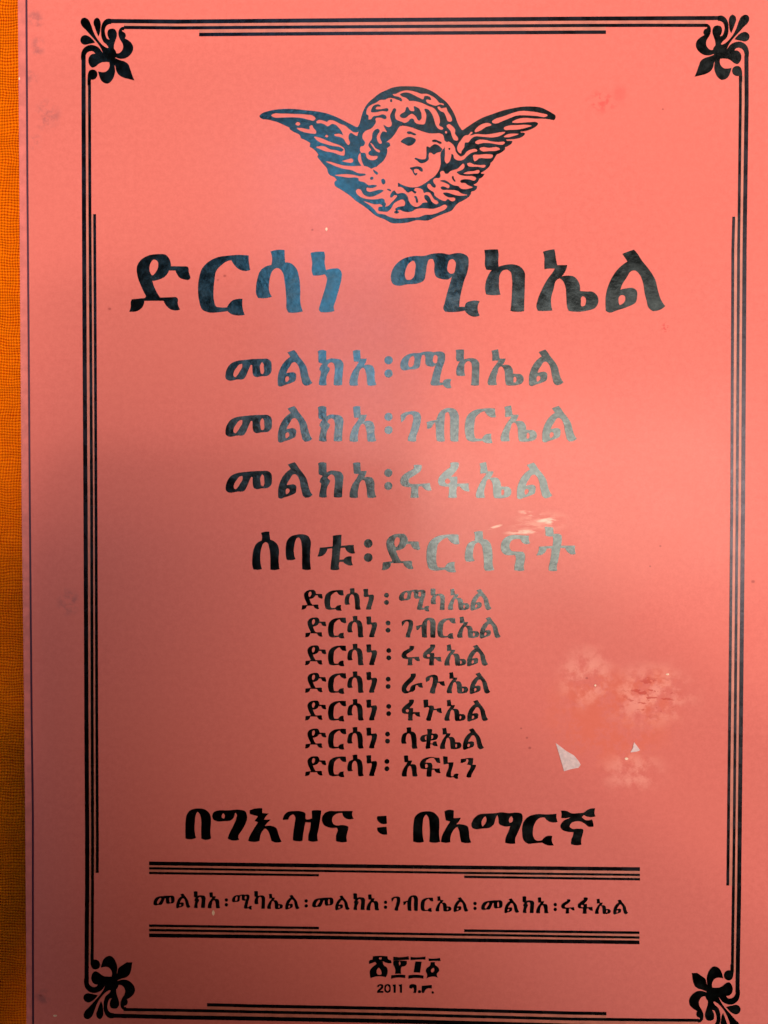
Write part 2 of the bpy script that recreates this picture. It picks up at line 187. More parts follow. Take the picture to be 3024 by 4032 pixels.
# ---- winged head emblem: sign, view, points (later contours win)
CHERUB = '''+K1 80,210 110,175 200,140 300,118 450,105 600,108 750,125 900,140 1050,170 1200,225 1350,300 1480,367c 1507,368c 1525,340 1546,275 1566,195 1601,105 1661,15 1741,-55 1831,-125 1931,-170 2001,-200 2101,-220 2251,-223 2401,-213 2521,-180 2621,-130 2711,-60 2801,15 2861,95 2911,185 2951,295 2991,375 3021,415c 3035,412c 3095,370 3215,290 3315,235 3465,180 3615,128 3765,95 3915,72 4065,72 4165,85 4245,120 4325,165 4377,205 4377,240 4355,268c 4245,250 4065,245 3915,235 3805,260 3750,290c 3752,307c 3825,310 4015,298 4105,300 4127,320c 4105,350 4035,395 3945,425 3865,436c 3880,452c 3925,455 3937,470c 3895,510 3825,535 3745,545 3660,548c 3670,568c 3750,570c 3750,590 3695,640 3645,660c 3645,690 3615,720 3525,765c 3505,800 3475,850 3435,890c 3430,915 3365,990 3295,1030c 3300,1045c 3347,1050c 3325,1085 3270,1120c 3245,1170 3190,1200c 3195,1215c 3240,1225c 3235,1260 3155,1305c 3145,1350 3045,1430 2975,1465c 2935,1500 2871,1580 2771,1620 2661,1665 2521,1725 2361,1720 2231,1755 2101,1765 2001,1762 1901,1710 1761,1650 1701,1600 1601,1520 1481,1440 1401,1370 1300,1300 1190,1235c 1168,1195 1175,1160 1205,1140c 1170,1095c 1110,1070c 1080,1040 1060,970 1000,900 920,800c 935,770c 900,720 810,655c 818,600c 750,560 680,530c 670,490 580,440 520,400c 515,375c 450,345 350,300 200,260 100,240
-K1 250,200 270,180 400,172 600,178 780,188 870,210 895,245 870,275 800,265 700,240 550,228 400,232 280,225
-K1 600,325 630,295 665,305 672,330 645,350
-K1 620,385 680,380 760,395 810,400 805,360 840,340 865,380 905,435 900,462 850,465 780,455 700,435 640,405
-K1 905,290 930,268 1010,275 1060,295c 1090,268 1160,275 1250,320 1330,350 1400,410 1460,445 1520,435c 1500,500c 1470,490 1400,455 1380,480 1375,540 1395,600 1375,630 1340,605 1300,540 1230,510 1180,500 1162,480 1200,465 1260,470 1295,490c 1270,430 1230,380 1190,340 1130,325 1070,360 1020,330 960,312 915,315
-K1 1030,500 1055,480 1080,500 1058,520
-K1 870,510 950,520 1050,560 1150,600 1260,640 1310,680 1320,730 1310,785c 1260,780 1150,740 1030,720 960,690 900,660 950,645 1030,650 1100,690 1200,705 1270,725 1300,700 1260,665 1150,645 1050,620 960,590 900,550
-K1 1280,865 1350,840 1430,830 1442,860 1430,880 1340,880
-K1 1040,868 1100,870 1200,900 1300,925 1420,935 1560,932 1640,940 1720,1000 1700,1070 1610,1047 1500,1035 1430,1000 1300,975 1200,945 1110,905
-K1 1170,1068 1250,1055 1350,1052 1450,1062 1560,1085 1640,1070 1700,1200 1560,1150 1500,1105 1380,1105 1280,1090
-K2 720,650 850,658 1000,710 1150,755 1340,770 1365,850 1365,965c 1312,1035 1312,1160 1310,1200 1280,1300 1230,1370 1150,1430 1050,1500 950,1538 870,1538 780,1515 690,1470c 640,1440 500,1400 310,1310c 400,1220 480,1150 520,1080 535,1000 530,970c 578,935c 560,890 515,885c 540,865 600,820 660,740
-K3 310,380c 230,405 180,430 225,470 120,510 120,555 200,580 260,622 340,618 385,632 360,650 240,655c 235,700 270,720 350,705 450,690 480,700 430,740 390,760 330,785 260,790 180,745 150,690 110,675 78,710 90,745 140,790 200,815 300,830 400,825 460,815 490,830 500,870 515,895 500,935c 545,925 600,870 650,820 680,775 640,765 600,800 580,800 590,740 640,700 660,730 680,745 740,735 790,745 830,790 850,860 900,920 960,940 1020,910 1050,880 1120,870 1080,820 1075,770 1110,765 1150,800 1180,860 1250,900 1278,880 1260,850 1220,830 1180,770 1150,730 1100,725 1070,735 1050,690 1000,665 940,665 925,700 960,720 940,745 890,710 830,730 800,700 750,655 690,645c 690,540c 600,450 450,350
+K3 330,395 360,415 400,450 395,468 345,440
+K3 285,520 310,500 335,515 320,540 290,540
+K3 448,540 480,530 505,560 500,600 475,612 452,580
+K3 530,680 585,690 590,708 545,695
+K3 925,785 950,780 975,820 975,880 958,875 945,820
-K3 190,855 250,870 350,900 450,905 465,930 410,940 405,990 470,1005 540,1005 590,960 630,890 700,845 760,830 790,860 785,920 740,930 690,940 650,970 665,990 720,980 760,1000 890,1005 950,970 1050,955 1200,965 1300,935 1380,905 1405,930 1390,960 1300,1010 1180,1050 1080,1055 1000,1085 850,1095 650,1105 560,1080 480,1045 400,1035 340,970 280,915
+K3 635,1015 665,990 705,1015 690,1030 645,1028
-K3 1300,440 1330,415 1362,425 1370,448 1410,455 1450,420 1500,400 1560,380 1600,340 1640,308 1656,330 1648,375 1600,410 1545,435 1565,458 1664,488 1804,500 1826,520 1804,555 1724,540 1634,540 1594,560 1604,585 1664,590 1704,620 1779,655 1724,672 1634,680 1600,670 1570,640 1500,625 1450,600 1410,570 1370,550 1300,560 1380,590 1440,635 1430,665 1340,640 1308,655 1325,682 1400,690 1560,705 1610,740 1700,765 1640,775 1560,775 1480,755 1400,730 1345,738 1365,765 1430,800 1520,812 1522,838 1470,858 1410,825 1380,852 1310,835 1260,805 1220,770 1215,735 1150,690 1115,645 1120,610 1150,602 1190,645 1230,658 1240,630 1212,595 1200,550 1230,520 1295,515 1308,485
+K3 1475,495 1490,490 1505,530 1525,560 1520,575 1495,555
+K2 820,735 850,725 910,745 955,775 940,782 880,766 825,755
+K2 730,875 790,825 840,808 900,815 950,850 940,880 890,925 840,935 790,910
+K2 1185,860 1220,845 1270,860 1325,895 1315,907 1250,882 1190,874
+K3 1103,65c 1120,60 1150,75 1180,50 1215,30 1260,35 1310,75 1335,100c 1310,140c 1250,155 1210,178 1170,150 1140,155c 1135,200 1135,250 1110,275 1060,300 1010,300 970,265 930,235 945,225 990,240 1050,248 1090,240 1102,200 1103,120
-K3 1360,-30 1365,30 1370,80 1372,180 1372,280 1395,308 1430,290 1455,240 1465,170c 1490,180 1504,230 1564,265 1644,250 1694,200 1764,150 1844,120 1834,105 1744,105 1684,140 1654,180 1604,205 1564,180 1529,130 1514,70 1464,10 1424,-12 1400,-5
+K3 1420,90 1440,80 1450,98 1435,112
+K3 862,370 900,362 960,350 1020,360 1050,395 1045,425 1020,422 990,395 950,385 925,395 925,430 940,450 970,445 965,470 945,482 920,460 895,410
-K2 610,190 660,180 720,150 800,130 880,135 960,155 1030,180 1110,180 1170,205 1250,260 1290,310 1350,325 1360,345 1300,335 1240,355 1180,340 1100,290 1100,265 1170,268 1165,240 1090,212 1075,215 1060,260 1000,240 920,200 850,168 760,168 720,190 745,215 810,240 850,278 760,290 740,260 700,230 640,215
-K2 230,455 240,400 300,340 370,310 430,270 500,265 560,240 640,250 700,270 760,250 840,280 930,285 1030,310 1130,355 1220,395 1270,470 1300,560 1298,600 1285,635 1350,680 1335,700 1280,690 1240,640 1215,560 1180,470 1110,400 1075,400 1100,470 1095,560 1075,620 1010,625 940,600 910,545 880,540 840,580 780,605 750,590 660,550 645,480 660,400 635,390 600,440 575,500 590,570 602,620 590,650 560,665 520,655 480,630 500,680 528,738 470,728 440,770 430,820 455,900 430,908 390,860 385,790 425,715 400,690 350,710 320,760 310,840 280,880 260,930 300,1000 270,1020 260,1050 300,1080 400,1088 375,1130 300,1145 240,1115 212,1040 150,1035 150,945 190,935 212,890 175,830 178,770 230,712 290,690 350,630 370,590 362,540 400,525 450,530 500,548 520,540 515,500 470,480 400,500 330,510 300,550 265,555 262,500 230,470
+K2 300,445 310,390 340,350 430,345 440,360 380,370 365,400 440,405 550,400 550,425 460,430 340,450
+K2 715,500 740,470 790,440 820,370 835,375 860,420 900,435 925,430 920,360 960,375 1000,400 1005,570 985,565 950,510 890,470 850,490 800,530 750,530
+K2 580,260 600,260 600,300 580,295
+K2 610,215 650,215 750,270 745,288 690,262
-K2 290,890 315,905 370,975 430,1008 425,1030 375,1015 340,975
-K2 1265,370 1290,365 1320,390 1350,385 1390,380 1410,430 1470,530 1475,570 1450,588 1410,575 1390,520 1350,450 1310,435
-K2 1395,640 1430,620 1480,650 1520,700 1520,760 1565,830 1560,855 1500,850 1475,800 1450,720
-K2 1370,735 1388,720 1405,738 1390,760
-K3 145,155 115,195 112,260 150,330 200,400 240,420 200,350 165,270 150,200
-K4 190,640 240,560 300,490 350,480 395,435 410,445 370,490 450,470 600,475 720,460 830,440 885,440 800,500 700,520 550,510 430,510 380,550 350,590 300,595 290,660 250,720 240,755 210,740 185,690
-K4 440,420 480,370 560,320 660,315 685,335 600,370 500,430 440,440
-K4 690,290 720,260 850,215 1000,160 1100,135 1250,140 1400,165 1500,200 1480,218 1350,210 1200,200 1040,205 950,240 850,280 740,318 695,305
-K4 860,385 920,350 1050,340 1200,335 1270,350 1200,375 1100,400 950,410 870,405
-K4 860,510 900,480 1000,462 1080,470 1000,500 900,520
-K4 445,590 480,560 600,555 680,575 780,585 880,590 870,612 760,620 680,605 560,600 460,612
-K4 510,680 540,662 650,670 790,668 808,690 780,705 650,718 530,712
-K4 415,780 500,770 650,762 705,775 695,810 620,825 500,825 460,860 435,865 420,820
-K4 330,900 370,885 430,910 520,920 600,925 590,950 480,945 400,945 345,935
-K4 275,1045 340,1015 440,1005 490,990 512,1005 500,1035 430,1045 330,1052'''
ORN = '''+O2 1110,225 1150,245 1170,300 1150,370 1120,450 1095,510c 1075,470 1060,380 1058,300 1080,245
+O2 1310,225 1352,240 1372,290 1350,350 1290,410 1200,510 1110,610 1045,710 1015,800c 900,850c 850,760 930,700 1000,665 1070,600 1130,520 1175,430 1210,330 1250,255
+O2 1300,490 1350,510 1375,555 1360,610 1320,635 1240,625 1145,603c 1180,560 1240,510
+O2 890,245c 960,243 1010,280 1045,350 1052,440 1045,520 1015,590 960,640 930,690c 900,760 850,700c 850,650 830,580 805,500 810,440 840,400 890,392 935,410 952,470 940,520 918,558c 950,550 985,480 990,400 965,345 930,324 890,321c
+O2 690,364c 735,372 772,415 778,490 752,560 715,620 706,680 730,735 775,768 812,768c 850,700 950,700 1000,800 900,870 822,830c 740,852 680,845 610,805 560,740 548,680 570,620 622,572 682,540c 665,500 680,455 715,435 725,422 690,416c
+O2 900,880c 920,900 915,950 935,1010 980,1050 1040,1055 1097,1043c 1080,1110 1050,1180 1000,1220 950,1230 890,1190 850,1120 832,1040 840,960 850,860c
+O2 1000,810c 1040,740 1090,680 1150,650 1220,640 1290,665 1340,715 1362,780 1362,870c 1302,870c 1295,810 1270,760 1220,735 1175,740 1143,777c 1190,780 1235,820 1250,880 1230,950 1190,985 1140,970 1090,930 1040,905 980,900 900,890c 880,820c
+O2 1180,1015 1230,1030 1255,1080 1262,1160 1262,1260c 1214,1260c 1212,1168c 1180,1170 1130,1145 1108,1090 1125,1040
+O2 860,700c 960,690 1010,760 1000,880 900,900 840,850'''
TIP = '+O2 850,830c 760,870 680,895 630,930 595,1010 560,1110 530,1180c 620,1160 720,1130 780,1090 815,1030 832,960 900,880c'
TIPB = '+O2 850,830c 760,870 680,895 640,930 610,1010 600,1080c 590,1125c 680,1128c 745,1085 815,1030 832,960 900,880c'

# ---- materials ---------------------------------------------------------------------------
class M:
    def __init__(s, name):
        s.m = bpy.data.materials.new(name); s.m.use_nodes = True
        s.t = s.m.node_tree; s.b = s.t.nodes['Principled BSDF']; s.L = s.t.links
        s.co = s.t.nodes.new('ShaderNodeNewGeometry').outputs['Position']
    def n(s, typ, **kw):
        x = s.t.nodes.new('ShaderNode' + typ)
        for k, v in kw.items():
            if k.startswith('i_'):
                x.inputs[k[2:].replace('_', ' ')].default_value = v
            else: setattr(x, k, v)
        return x
    def noise(s, scale, detail=4, rough=.55, vec=None, stretch=None):
        x = s.n('TexNoise'); x.inputs['Scale'].default_value = scale; x.inputs['Detail'].default_value = detail
        x.inputs['Roughness'].default_value = rough
        v = vec or s.co
        if stretch:
            mp = s.n('Mapping'); mp.inputs['Scale'].default_value = stretch[:3]
            if len(stretch) > 3: mp.inputs['Rotation'].default_value = (0, 0, stretch[3])
            s.L.new(v, mp.inputs[0]); v = mp.outputs[0]
        s.L.new(v, x.inputs['Vector']); return x.outputs[0]
    def ramp(s, src, a, b, va=0.0, vb=1.0):
        x = s.n('MapRange', interpolation_type='SMOOTHSTEP'); x.inputs[1].default_value = a; x.inputs[2].default_value = b
        x.inputs[3].default_value = va; x.inputs[4].default_value = vb; s.L.new(src, x.inputs[0]); return x.outputs[0]
    def math(s, op, a, b=None):
        x = s.n('Math', operation=op)
        for i, v in enumerate((a, b)):
            if v is None: continue
            if isinstance(v, (int, float)): x.inputs[i].default_value = v
            else: s.L.new(v, x.inputs[i])
        return x.outputs[0]
    def mix(s, f, a, b):
        x = s.n('Mix', data_type='RGBA')
        for i, v in ((0, f), (6, a), (7, b)):
            if isinstance(v, (int, float)): x.inputs[i].default_value = v
            elif isinstance(v, tuple): x.inputs[i].default_value = v + (1,) if len(v) == 3 else v
            else: s.L.new(v, x.inputs[i])
        return x.outputs[2]
    def spot(s, px, py, rx, ry, ang=0.0, soft=.6):
        """1 inside an ellipse on the cover centred on photo pixel px, py, falling to 0 at its rim"""
        c = P(px, py); k = DIST / F_PX
        mp = s.n('Mapping', vector_type='TEXTURE'); mp.inputs['Location'].default_value = (c.x, c.y, 0)
        mp.inputs['Rotation'].default_value = (0, 0, ang); mp.inputs['Scale'].default_value = (rx * k, ry * k, 1)
        s.L.new(s.co, mp.inputs[0])
        ln = s.n('VectorMath', operation='LENGTH'); s.L.new(mp.outputs[0], ln.inputs[0])
        return s.ramp(ln.outputs['Value'], 1.0, 1.0 - soft)
    def bump(s, h, strength, dist):
        x = s.n('Bump'); x.inputs['Strength'].default_value = strength; x.inputs['Distance'].default_value = dist
        s.L.new(h, x.inputs['Height']); s.L.new(x.outputs[0], s.b.inputs['Normal']); return x
    def set(s, k, v):
        if isinstance(v, (int, float)): s.b.inputs[k].default_value = v
        elif isinstance(v, tuple): s.b.inputs[k].default_value = v + (1,) if len(v) == 3 else v
        else: s.L.new(v, s.b.inputs[k])

def cover_material():
    m = M('laminated_pink_card')
    g = m.noise(900, 3); g2 = m.noise(2600, 2); g3 = m.noise(60, 4)
    f = m.math('ADD', m.math('MULTIPLY', g, .55), m.math('MULTIPLY', g2, .45))
    col = m.mix(m.ramp(f, .3, .7), (.620, .130, .104), (.675, .153, .123))
    col = m.mix(m.math('MULTIPLY', m.ramp(g3, .35, .7), .35), col, (.645, .145, .112))
    # grey finger marks near the left edge, a reddish blot upper right, small specks
    sm = m.ramp(m.noise(420, 5, .65), .42, .66)
    marks = None
    for a in ((140, 80, 46, 55, .3), (150, 185, 36, 60, 0), (120, 300, 40, 60, .2), (185, 455, 70, 80, 0), (140, 560, 36, 40, 0), (270, 2370, 60, 70, 0), (170, 3925, 45, 40, 0)):
        q = m.math('MULTIPLY', m.spot(*a[:4], ang=a[4], soft=.8), .85)
        marks = q if marks is None else m.math('MAXIMUM', marks, q)
    col = m.mix(m.math('MULTIPLY', marks, sm), col, (.36, .10, .095))
    red = m.math('MULTIPLY', m.spot(2370, 400, 75, 60, soft=.8), m.ramp(m.noise(700, 4), .45, .6, 0, .55))
    red = m.math('MAXIMUM', red, m.math('MULTIPLY', m.spot(2440, 370, 40, 50, soft=.9), .3))
    red = m.math('MAXIMUM', red, m.math('MULTIPLY', m.spot(2620, 1290, 22, 26, soft=.9), m.ramp(m.noise(1500, 3), .5, .58, 0, .9)))
    col = m.mix(red, col, (.62, .06, .055))
    specks = None
    for x, y, r in ((432, 1216, 9), (2600, 2150, 6), (2965, 2290, 11), (885, 1086, 9), (858, 1102, 7), (2310, 2670, 8), (2075, 2905, 7), (2086, 2945, 9), (2052, 2868, 6), (2560, 2230, 6), (160, 3920, 9), (2610, 430, 6), (1230, 905, 7), (2580, 1140, 7)):
        q = m.spot(x, y, r, r * .8, soft=.8); specks = q if specks is None else m.math('MAXIMUM', specks, q)
    col = m.mix(m.math('MULTIPLY', specks, .55), col, (.22, .03, .03))
    # rubbed laminate with its sheen painted in: pale scuffs by the heading, mottled worn area on the right
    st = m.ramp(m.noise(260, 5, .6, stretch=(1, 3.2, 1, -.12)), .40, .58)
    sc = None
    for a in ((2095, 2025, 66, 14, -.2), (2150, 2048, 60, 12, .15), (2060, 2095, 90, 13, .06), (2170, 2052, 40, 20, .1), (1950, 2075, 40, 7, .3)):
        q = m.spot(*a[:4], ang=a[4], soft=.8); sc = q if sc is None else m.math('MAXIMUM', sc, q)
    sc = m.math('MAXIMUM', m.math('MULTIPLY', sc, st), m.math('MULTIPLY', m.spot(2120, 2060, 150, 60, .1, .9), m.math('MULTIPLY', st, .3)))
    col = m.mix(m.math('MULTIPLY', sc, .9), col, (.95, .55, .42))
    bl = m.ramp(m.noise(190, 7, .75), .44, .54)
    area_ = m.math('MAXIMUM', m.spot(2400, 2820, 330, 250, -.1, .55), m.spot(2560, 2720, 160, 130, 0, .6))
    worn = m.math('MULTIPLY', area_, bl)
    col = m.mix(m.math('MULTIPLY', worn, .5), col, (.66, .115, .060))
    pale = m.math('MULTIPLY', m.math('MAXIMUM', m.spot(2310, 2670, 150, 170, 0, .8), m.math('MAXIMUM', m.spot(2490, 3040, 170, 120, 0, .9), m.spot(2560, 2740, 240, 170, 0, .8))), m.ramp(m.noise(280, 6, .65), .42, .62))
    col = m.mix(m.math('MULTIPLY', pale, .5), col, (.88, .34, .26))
    rd = m.math('MULTIPLY', m.spot(2560, 2740, 150, 120, 0, .7), m.ramp(m.noise(420, 4, .6, stretch=(1, 2.0, 1)), .55, .61, 0, .75))
    col = m.mix(rd, col, (.50, .055, .04))
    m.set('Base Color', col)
    rough = m.math('ADD', m.ramp(m.noise(120, 5), .3, .7, .16, .23), m.math('MULTIPLY', worn, .35))
    m.set('Roughness', rough); m.set('Specular IOR Level', .07)
    h = m.math('ADD', m.noise(500, 3), m.math('MULTIPLY', m.noise(30, 3), 6.0))
    m.bump(h, .25, .00006)
    return m.m
def ink_material(name, tint, metallic=1.0, rough=.21, bump=.5, mottle=.5):
    m = M(name)
    n1 = m.noise(1400, 3, .5); n2 = m.noise(300, 4, .6)
    f = m.math('ADD', m.math('MULTIPLY', n1, .6), m.math('MULTIPLY', n2, .4))
    lo = tuple(c * (1 - mottle) for c in tint); hi = tuple(c * (1 + mottle) for c in tint)
    m.set('Base Color', m.mix(m.ramp(f, .36, .64), lo, hi))
    m.set('Metallic', metallic); m.set('Roughness', m.ramp(n2, .3, .7, rough - .06, rough + .08))
    n3 = m.noise(70, 4, .55)
    m.bump(m.math('ADD', m.math('ADD', n1, m.math('MULTIPLY', n2, 2.5)), m.math('MULTIPLY', n3, 7.0)), bump, .00005)
    return m.m
def plain(name, col, rough, metallic=0.0, nscale=400, var=.12):
    m = M(name); f = m.noise(nscale, 4)
    m.set('Base Color', m.mix(m.ramp(f, .3, .7), tuple(c * (1 - var) for c in col), tuple(min(1, c * (1 + var)) for c in col)))
    m.set('Roughness', rough); m.set('Metallic', metallic); m.bump(f, .3, .0001); return m.m
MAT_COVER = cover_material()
MAT_FOIL = ink_material('dark_foil_print', (.032, .035, .036), rough=.20, mottle=.15, bump=.25)
MAT_LINE = ink_material('dark_foil_rules', (.030, .024, .030), rough=.26, mottle=.1, bump=.2)
MAT_PURPLE = plain('purple_line', (.055, .008, .022), .45)
MAT_EDGE = plain('laminate_edge', (.62, .135, .108), .4)
MAT_TAN = plain('tan_printed_ground', (.50, .130, .085), .45)
MAT_PAPER = plain('page_paper', (.62, .55, .42), .8)
MAT_CHIP = plain('pale_chip_surface', (.60, .38, .36), .5, nscale=1500)
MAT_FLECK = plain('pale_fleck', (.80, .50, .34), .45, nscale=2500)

def cloth_material():
    m = M('orange_woven_cotton')
    mp = m.n('Mapping'); mp.inputs['Scale'].default_value = (1, 1, 1); mp.inputs['Rotation'].default_value = (0, 0, R(1.5))
    wob = m.noise(90, 3); m.L.new(m.co, mp.inputs[0])
    cx = m.n('VectorMath', operation='ADD'); sc = m.n('VectorMath', operation='SCALE'); sc.inputs['Scale'].default_value = .0016
    nn = m.n('TexNoise'); nn.inputs['Scale'].default_value = 160; m.L.new(mp.outputs[0], nn.inputs['Vector'])
    m.L.new(nn.outputs['Color'], sc.inputs[0]); m.L.new(mp.outputs[0], cx.inputs[0]); m.L.new(sc.outputs[0], cx.inputs[1])
    sp = m.n('SeparateXYZ'); m.L.new(cx.outputs[0], sp.inputs[0])
    k = math.pi / .00060
    sx = m.math('SINE', m.math('MULTIPLY', sp.outputs[0], k)); sy = m.math('SINE', m.math('MULTIPLY', sp.outputs[1], k))
    warp = m.math('ABSOLUTE', sx); weft = m.math('ABSOLUTE', sy)
    irregular = m.noise(600, 3, .6, stretch=(.25, 1.6, 1))
    h = m.math('ADD', m.math('MULTIPLY', weft, .9), m.math('ADD', m.math('MULTIPLY', warp, .7), m.math('MULTIPLY', irregular, .7)))
    holes = m.ramp(m.math('ADD', h, m.math('MULTIPLY', m.noise(1100, 3, .6, stretch=(.5, 1.3, 1)), 1.3)), 1.40, 2.05)
    col = m.mix(holes, (.70, .060, .001), (.95, .17, .002))
    col = m.mix(m.ramp(m.noise(45, 4, .6), .35, .7, 0, .45), col, (.78, .105, .001))
    m.set('Base Color', col); m.set('Roughness', .85); m.set('Specular IOR Level', .0)
    m.bump(h, 1.0, .00030)
    return m.m
MAT_CLOTH = cloth_material()

# ---- mesh helpers --------------------------------------------------------------------------
def link(name, me, mat, parent=None, loc=None):
    o = bpy.data.objects.new(name, me); C.objects.link(o)
    if mat: me.materials.append(mat)
    if parent: o.parent = parent
    if loc is not None: o.location = loc
    return o
def tagged(o, label, cat=None, kind=None, group=None):
    if label: o['label'] = label
    if cat: o['category'] = cat
    if kind: o['kind'] = kind
    if group: o['group'] = group
    return o

def parse(txt):
    """contours in photo pixels: list of (sign, [(x, y, corner)])"""
    out = []
    for line in txt.strip().split('\n'):
        line = line.strip(); sign = line[0]; toks = line[1:].split()
        view = None
        if ',' not in toks[0]: view = toks.pop(0)
        pts = []
        for t in toks:
            c = t.endswith('c'); t = t.rstrip('c'); x, y = t.split(',')
            pts.append((float(x), float(y), c))
        out.append((sign, view, pts))
    return out
def smooth(pts, sub=4):
    """closed centripetal-like Catmull-Rom through the points, broken at corners"""
    n = len(pts); out = []
    P_ = [np.array(p[:2]) for p in pts]
    for i in range(n):
        p1, p2 = P_[i], P_[(i + 1) % n]; c1, c2 = pts[i][2], pts[(i + 1) % n][2]
        p0 = P_[i - 1]; p3 = P_[(i + 2) % n]
        L = np.linalg.norm(p2 - p1) + 1e-9
        def tan(a, b, c):
            la, lb = np.linalg.norm(b - a) + 1e-9, np.linalg.norm(c - b) + 1e-9
            t = (b - a) / la * lb + (c - b) / lb * la
            return t / (la + lb)
        t1 = (p2 - p1) / L if c1 else tan(p0, p1, p2)
        t2 = (p2 - p1) / L if c2 else tan(p1, p2, p3)
        if c1 and not c2: t1 = 2 * (p2 - p1) / L - t2
        if c2 and not c1: t2 = 2 * (p2 - p1) / L - t1
        if c1 and c2: out.append(p1); continue
        for k in range(sub):
            u = k / sub; h00 = 2*u**3 - 3*u**2 + 1; h10 = u**3 - 2*u**2 + u; h01 = -2*u**3 + 3*u**2; h11 = u**3 - u**2
            out.append(h00 * p1 + h10 * L * t1 + h01 * p2 + h11 * L * t2)
    return np.array(out)
def inside(poly, q):
    x, y = q[:, 0][:, None], q[:, 1][:, None]
    x1, y1 = poly[:, 0], poly[:, 1]; x2, y2 = np.roll(x1, -1), np.roll(y1, -1)
    with np.errstate(divide='ignore', invalid='ignore'):
        hit = ((y1 > y) != (y2 > y)) & (x < (x2 - x1) * (y - y1) / (y2 - y1) + x1)
    return hit.sum(1) % 2 == 1
def flat_mesh(name, layers, z, origin, thick=.00002):
    """layers = [(sign, Nx2 array in photo px)] -> raised flat print on the cover, its edges closed down to the card"""
    verts, edges = [], []
    for s, a in layers:
        b = len(verts); n = len(a)
        verts += [Vector((p[0], p[1])) for p in a]
        edges += [(b + i, b + (i + 1) % n) for i in range(n)]
    v, e, f, *_ = delaunay_2d_cdt(verts, edges, [], 0, 1e-4)
    V = np.array([(p.x, p.y) for p in v]); F = np.array(f)
    cen = V[F].mean(1); dark = np.zeros(len(F), bool)
    for s, a in layers:
        lo, hi = a.min(0), a.max(0)
        idx = np.where((cen[:, 0] > lo[0]) & (cen[:, 0] < hi[0]) & (cen[:, 1] > lo[1]) & (cen[:, 1] < hi[1]))[0]
        if len(idx): idx = idx[inside(a, cen[idx])]; dark[idx] = (s == '+')
    F = F[dark]; used = np.unique(F); remap = -np.ones(len(V), int); remap[used] = np.arange(len(used))
    F = remap[F]; W = [P(x, y, z) - origin for x, y in V[used]]
    me = bpy.data.meshes.new(name)
    n = len(W); low = [Vector((p.x, p.y, p.z - thick)) for p in W]
    faces = [tuple(int(i) for i in t) for t in F]
    # wind faces upward
    ff = []
    for t in faces:
        a, b, c = W[t[0]], W[t[1]], W[t[2]]
        if (b - a).cross(c - a).z < 0: t = (t[0], t[2], t[1])
        ff.append(t)
    cnt = {}
    for t in ff:
        for i in range(3):
            a, b = t[i], t[(i + 1) % 3]
            cnt[(a, b)] = 1
    sides = [(b, a, a + n, b + n) for (a, b) in cnt if (b, a) not in cnt]
    me.from_pydata([tuple(p) for p in W] + [tuple(p) for p in low], [], ff + sides)
    me.update(); return me

CUR = Vector((0, 0, 0))
ZI = .00006
def to_px(view, a):
    ox, oy, s = VIEWS[view]; return np.stack([ox + a[:, 0] / s, oy + a[:, 1] / s], 1)
def circle(x, y, r, n=18):
    t = np.arange(n) * 2 * math.pi / n
    return np.stack([x + r * np.cos(t), y + r * np.sin(t)], 1)

# ---- the cloth the book lies on --------------------------------------------------------------
ZC = -.0125
def cloth():
    nx, ny = 90, 110; rnd = random.Random(3)
    vs_, fs = [], []
    for j in range(ny + 1):
        for i in range(nx + 1):
            x = -.16 + .32 * i / nx; y = -.18 + .36 * j / ny
            z = ZC + .0007 * math.sin(x * 60 + 3 * math.sin(y * 21)) * math.sin(y * 33 + 1.3) + .0004 * math.sin(y * 95 + x * 40)
            vs_.append((x, y, z - .0012))
    for j in range(ny):
        for i in range(nx):
            a = j * (nx + 1) + i; fs.append((a, a + 1, a + nx + 2, a + nx + 1))
    me = bpy.data.meshes.new('cloth'); me.from_pydata(vs_, [], fs)
    for p in me.polygons: p.use_smooth = True
    o = link('orange_cloth', me, MAT_CLOTH)
    tagged(o, 'orange woven cotton cloth lying flat under the pink book', 'cloth')
    o.modifiers.new('thickness', 'SOLIDIFY').thickness = -.0008
cloth()

# ---- the book --------------------------------------------------------------------------------
book = bpy.data.objects.new('book', None); C.objects.link(book); book.location = (0, 0, ZC); book.empty_display_size = .02
tagged(book, 'salmon pink laminated book with dark Ethiopic lettering and a winged head on its cover', 'book')
OFF = Vector((0, 0, ZC))      # children are given in world space; their meshes are shifted by this
CORN = [P(66.5, -190), P(3196, -205), P(3170, 4330), P(105.5, 4330)]      # tl tr br bl
def slab(name, quad, z0, z1, mat, bev, seg=3, bow=0.0):
    bm = bmesh.new()
    top = [bm.verts.new((q.x, q.y, z1)) for q in quad]; bot = [bm.verts.new((q.x, q.y, z0)) for q in quad]
    bm.faces.new(top[::-1]); bm.faces.new(bot)
    for i in range(4):
        j = (i + 1) % 4; bm.faces.new((top[i], top[j], bot[j], bot[i]))
    bmesh.ops.recalc_face_normals(bm, faces=bm.faces)
    if bev: bmesh.ops.bevel(bm, geom=list(bm.edges), offset=bev, segments=seg, profile=.5, affect='EDGES')
    for v in bm.verts: v.co -= OFF
    me = bpy.data.meshes.new(name); bm.to_mesh(me); bm.free()
    return link(name, me, mat, book)
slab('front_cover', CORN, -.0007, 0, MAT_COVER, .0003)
ins = [Vector((CORN[0].x + .0004, CORN[0].y - .002, 0)), Vector((CORN[1].x - .002, CORN[1].y - .002, 0)), Vector((CORN[2].x - .002, CORN[2].y + .002, 0)), Vector((CORN[3].x + .0004, CORN[3].y + .002, 0))]
slab('page_block', ins, ZC + .0008, -.0008, MAT_PAPER, 0)
slab('back_cover', CORN, ZC, ZC + .0007, MAT_COVER, .0003)
